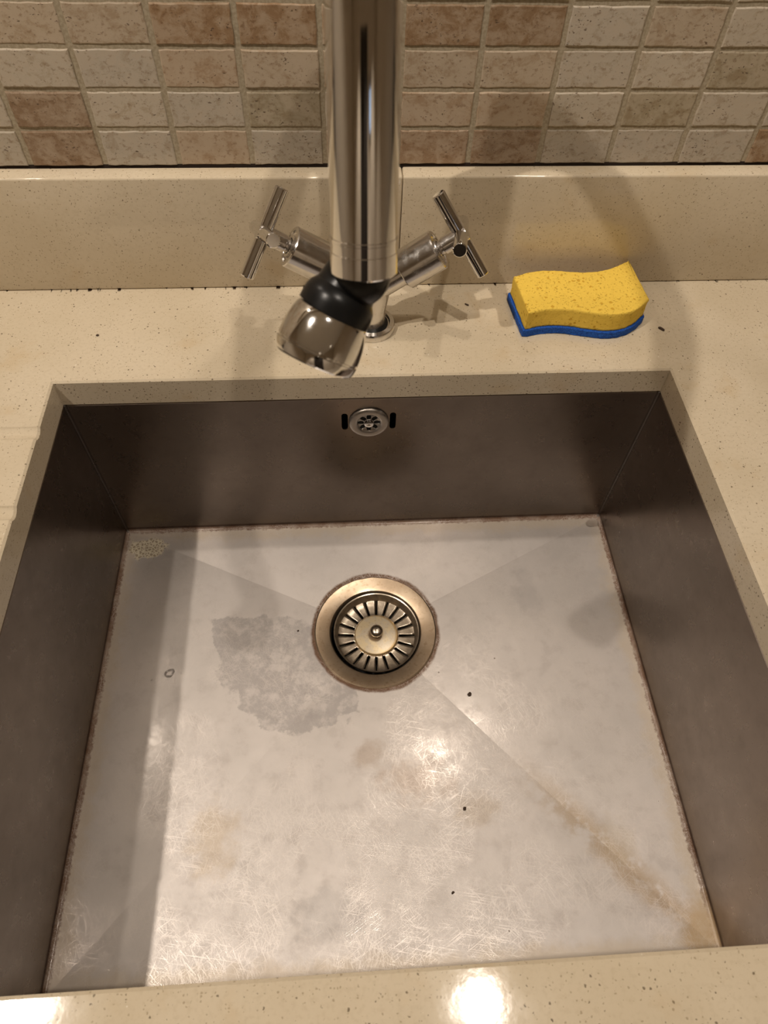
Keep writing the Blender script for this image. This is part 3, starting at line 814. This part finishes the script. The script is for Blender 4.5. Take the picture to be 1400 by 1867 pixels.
# ------------------------------------------------------------------ drops and crumbs
def drop(loc, r, h, lab, group, squash=1.0, seed=1, ring=False):
    rj = random.Random(seed); bm = bmesh.new(); ph = rj.uniform(0, 6)
    prof = [(r, 0), (r * .96, h * .35), (r * .8, h * .72), (r * .5, h * .93), (r * .2, h), (.02, h)]
    if ring: prof = [(r * .55, 0), (r * .6, h * .55), (r * .78, h), (r * .95, h * .55), (r, 0)]
    lathe(bm, prof, loc, n=28, cap0=not ring)
    for v in bm.verts:
        a = math.atan2(v.co.y - loc[1], v.co.x - loc[0])
        k = 1 + .16 * math.sin(2 * a + ph) + .09 * math.sin(3 * a + 2 * ph)
        v.co.x = loc[0] + (v.co.x - loc[0]) * k; v.co.y = loc[1] + (v.co.y - loc[1]) * k * squash
    return tag(obj('water_drop', bm, WATER, None, 60, origin=loc), lab, 'water drop', group)
G1 = 'water drops on the sink floor'
drop((-190, -36.2, floor_z(-190, -36) + .05), 4.6, 2.4, 'curled water drop on the sink floor left of the grey film patch', G1, .8, 2, True)
drop((-205, -42, floor_z(-205, -42) + .05), 1.1, .5, 'tiny round water drop on the sink floor, left of the curled drop', G1, 1, 3)
drop((236.4, 110.6, floor_z(236, 110) + .05), 6.2, 2.6, 'round water drop in the back right corner of the sink floor', G1, .95, 4)
def crumb(loc, r, lab, seed, grp, sx=1.0, rot=0.0):
    rj = random.Random(seed); bm = bmesh.new(); bmesh.ops.create_icosphere(bm, subdivisions=2, radius=r)
    for v in bm.verts:
        v.co *= rj.uniform(.75, 1.2); v.co.z *= .45; v.co.x *= sx
        x, y = v.co.x, v.co.y
        v.co.x = x * math.cos(rot) - y * math.sin(rot); v.co.y = x * math.sin(rot) + y * math.cos(rot)
        v.co += Vector(loc) + Vector((0, 0, r * .3))
    return tag(obj('food_crumb', bm, CRUMB, None, 60, origin=loc), lab, 'crumb', grp)
G2 = 'dark crumbs in and around the sink'
crumb((251.2, 169, 0.1), 1.6, 'dark crumb on the worktop just right of the sponge', 1, G2, 2.1, -.9)
crumb((87, 205, 0.1), 1.0, 'dark sliver on the worktop between tap handle and sponge', 2, G2, 2.2, -.7)
crumb((-225, 173.5, 0.1), 1.2, 'lone dark crumb on the worktop behind the back left sink corner', 3, G2)
crumb((82.2, -67.8, floor_z(82, -68)), 1.8, 'larger brown crumb on the sink floor, below and right of the drain', 4, G2, 1.2, .8)
crumb((65.5, -165.4, floor_z(65, -165)), 1.3, 'small black crumb on the sink floor below the bright lamp reflection', 5, G2, 1.3, 1.0)
crumb((48.5, -226, floor_z(48, -226)), 1.0, 'small black crumb on the sink floor near its front edge', 6, G2, 1.4, .6)
crumb((-74, 2.5, floor_z(-74, 2.5)), 1.0, 'tiny black crumb on the grey film patch left of the drain', 7, G2)

# ------------------------------------------------------------------ wall shelf with puck lights, ceiling downlights (outside the frame)
bm = bmesh.new(); box(bm, -1000, 1000, 176, 247.5, 806, 826, 2); tag(obj('wall_shelf', bm, CABM), 'shallow cream wall shelf fixed high above the tap', 'shelf')
for k, (p, wt, rad, cone) in enumerate(PUCK):
    t = thing('puck_light', ('round puck light under the wall shelf, above the tap and sponge', 'round puck light under the wall shelf, above the left drainer')[k], 'light', (p[0], p[1], 806), 'puck lights under the shelf')
    bm = bmesh.new(); lathe(bm, [(30, 806), (30, 799), (28, 797.5), (17, 797.5), (16, 801), (.1, 801)], (p[0], p[1], 0), n=40); obj('housing', bm, CHROME_D, t, 35)
    bm = bmesh.new(); lathe(bm, [(15.8, 800.3), (.1, 800.0)], (p[0], p[1], 0), n=32); obj('lens', bm, LAMPG, t, 35)
    lamp(p, wt, rad, cone)
for k, (p, wt, rad, cone) in enumerate(DOWN):
    lab = ('round ceiling downlight above the left drainer', 'round ceiling downlight above the right half of the sink', 'round ceiling downlight in the middle of the room, left of three', 'round ceiling downlight in the middle of the room, centre of three', 'round ceiling downlight in the middle of the room, right of three')[k]
    t = thing('ceiling_downlight', lab, 'light', (p[0], p[1], CEIL), 'ceiling downlights')
    bm = bmesh.new(); lathe(bm, [(44, CEIL - .2), (43, CEIL - 4), (39, CEIL - 5), (34, CEIL - 3), (33, CEIL - 1), (.1, CEIL - 1)], (p[0], p[1], 0), n=48); obj('trim_ring', bm, CHROME_D, t, 35)
    bm = bmesh.new(); lathe(bm, [(32.5, CEIL - 1.8), (.1, CEIL - 1.8)], (p[0], p[1], 0), n=40); obj('lens', bm, LAMPG, t, 35)
    lamp(p, wt, rad, cone)
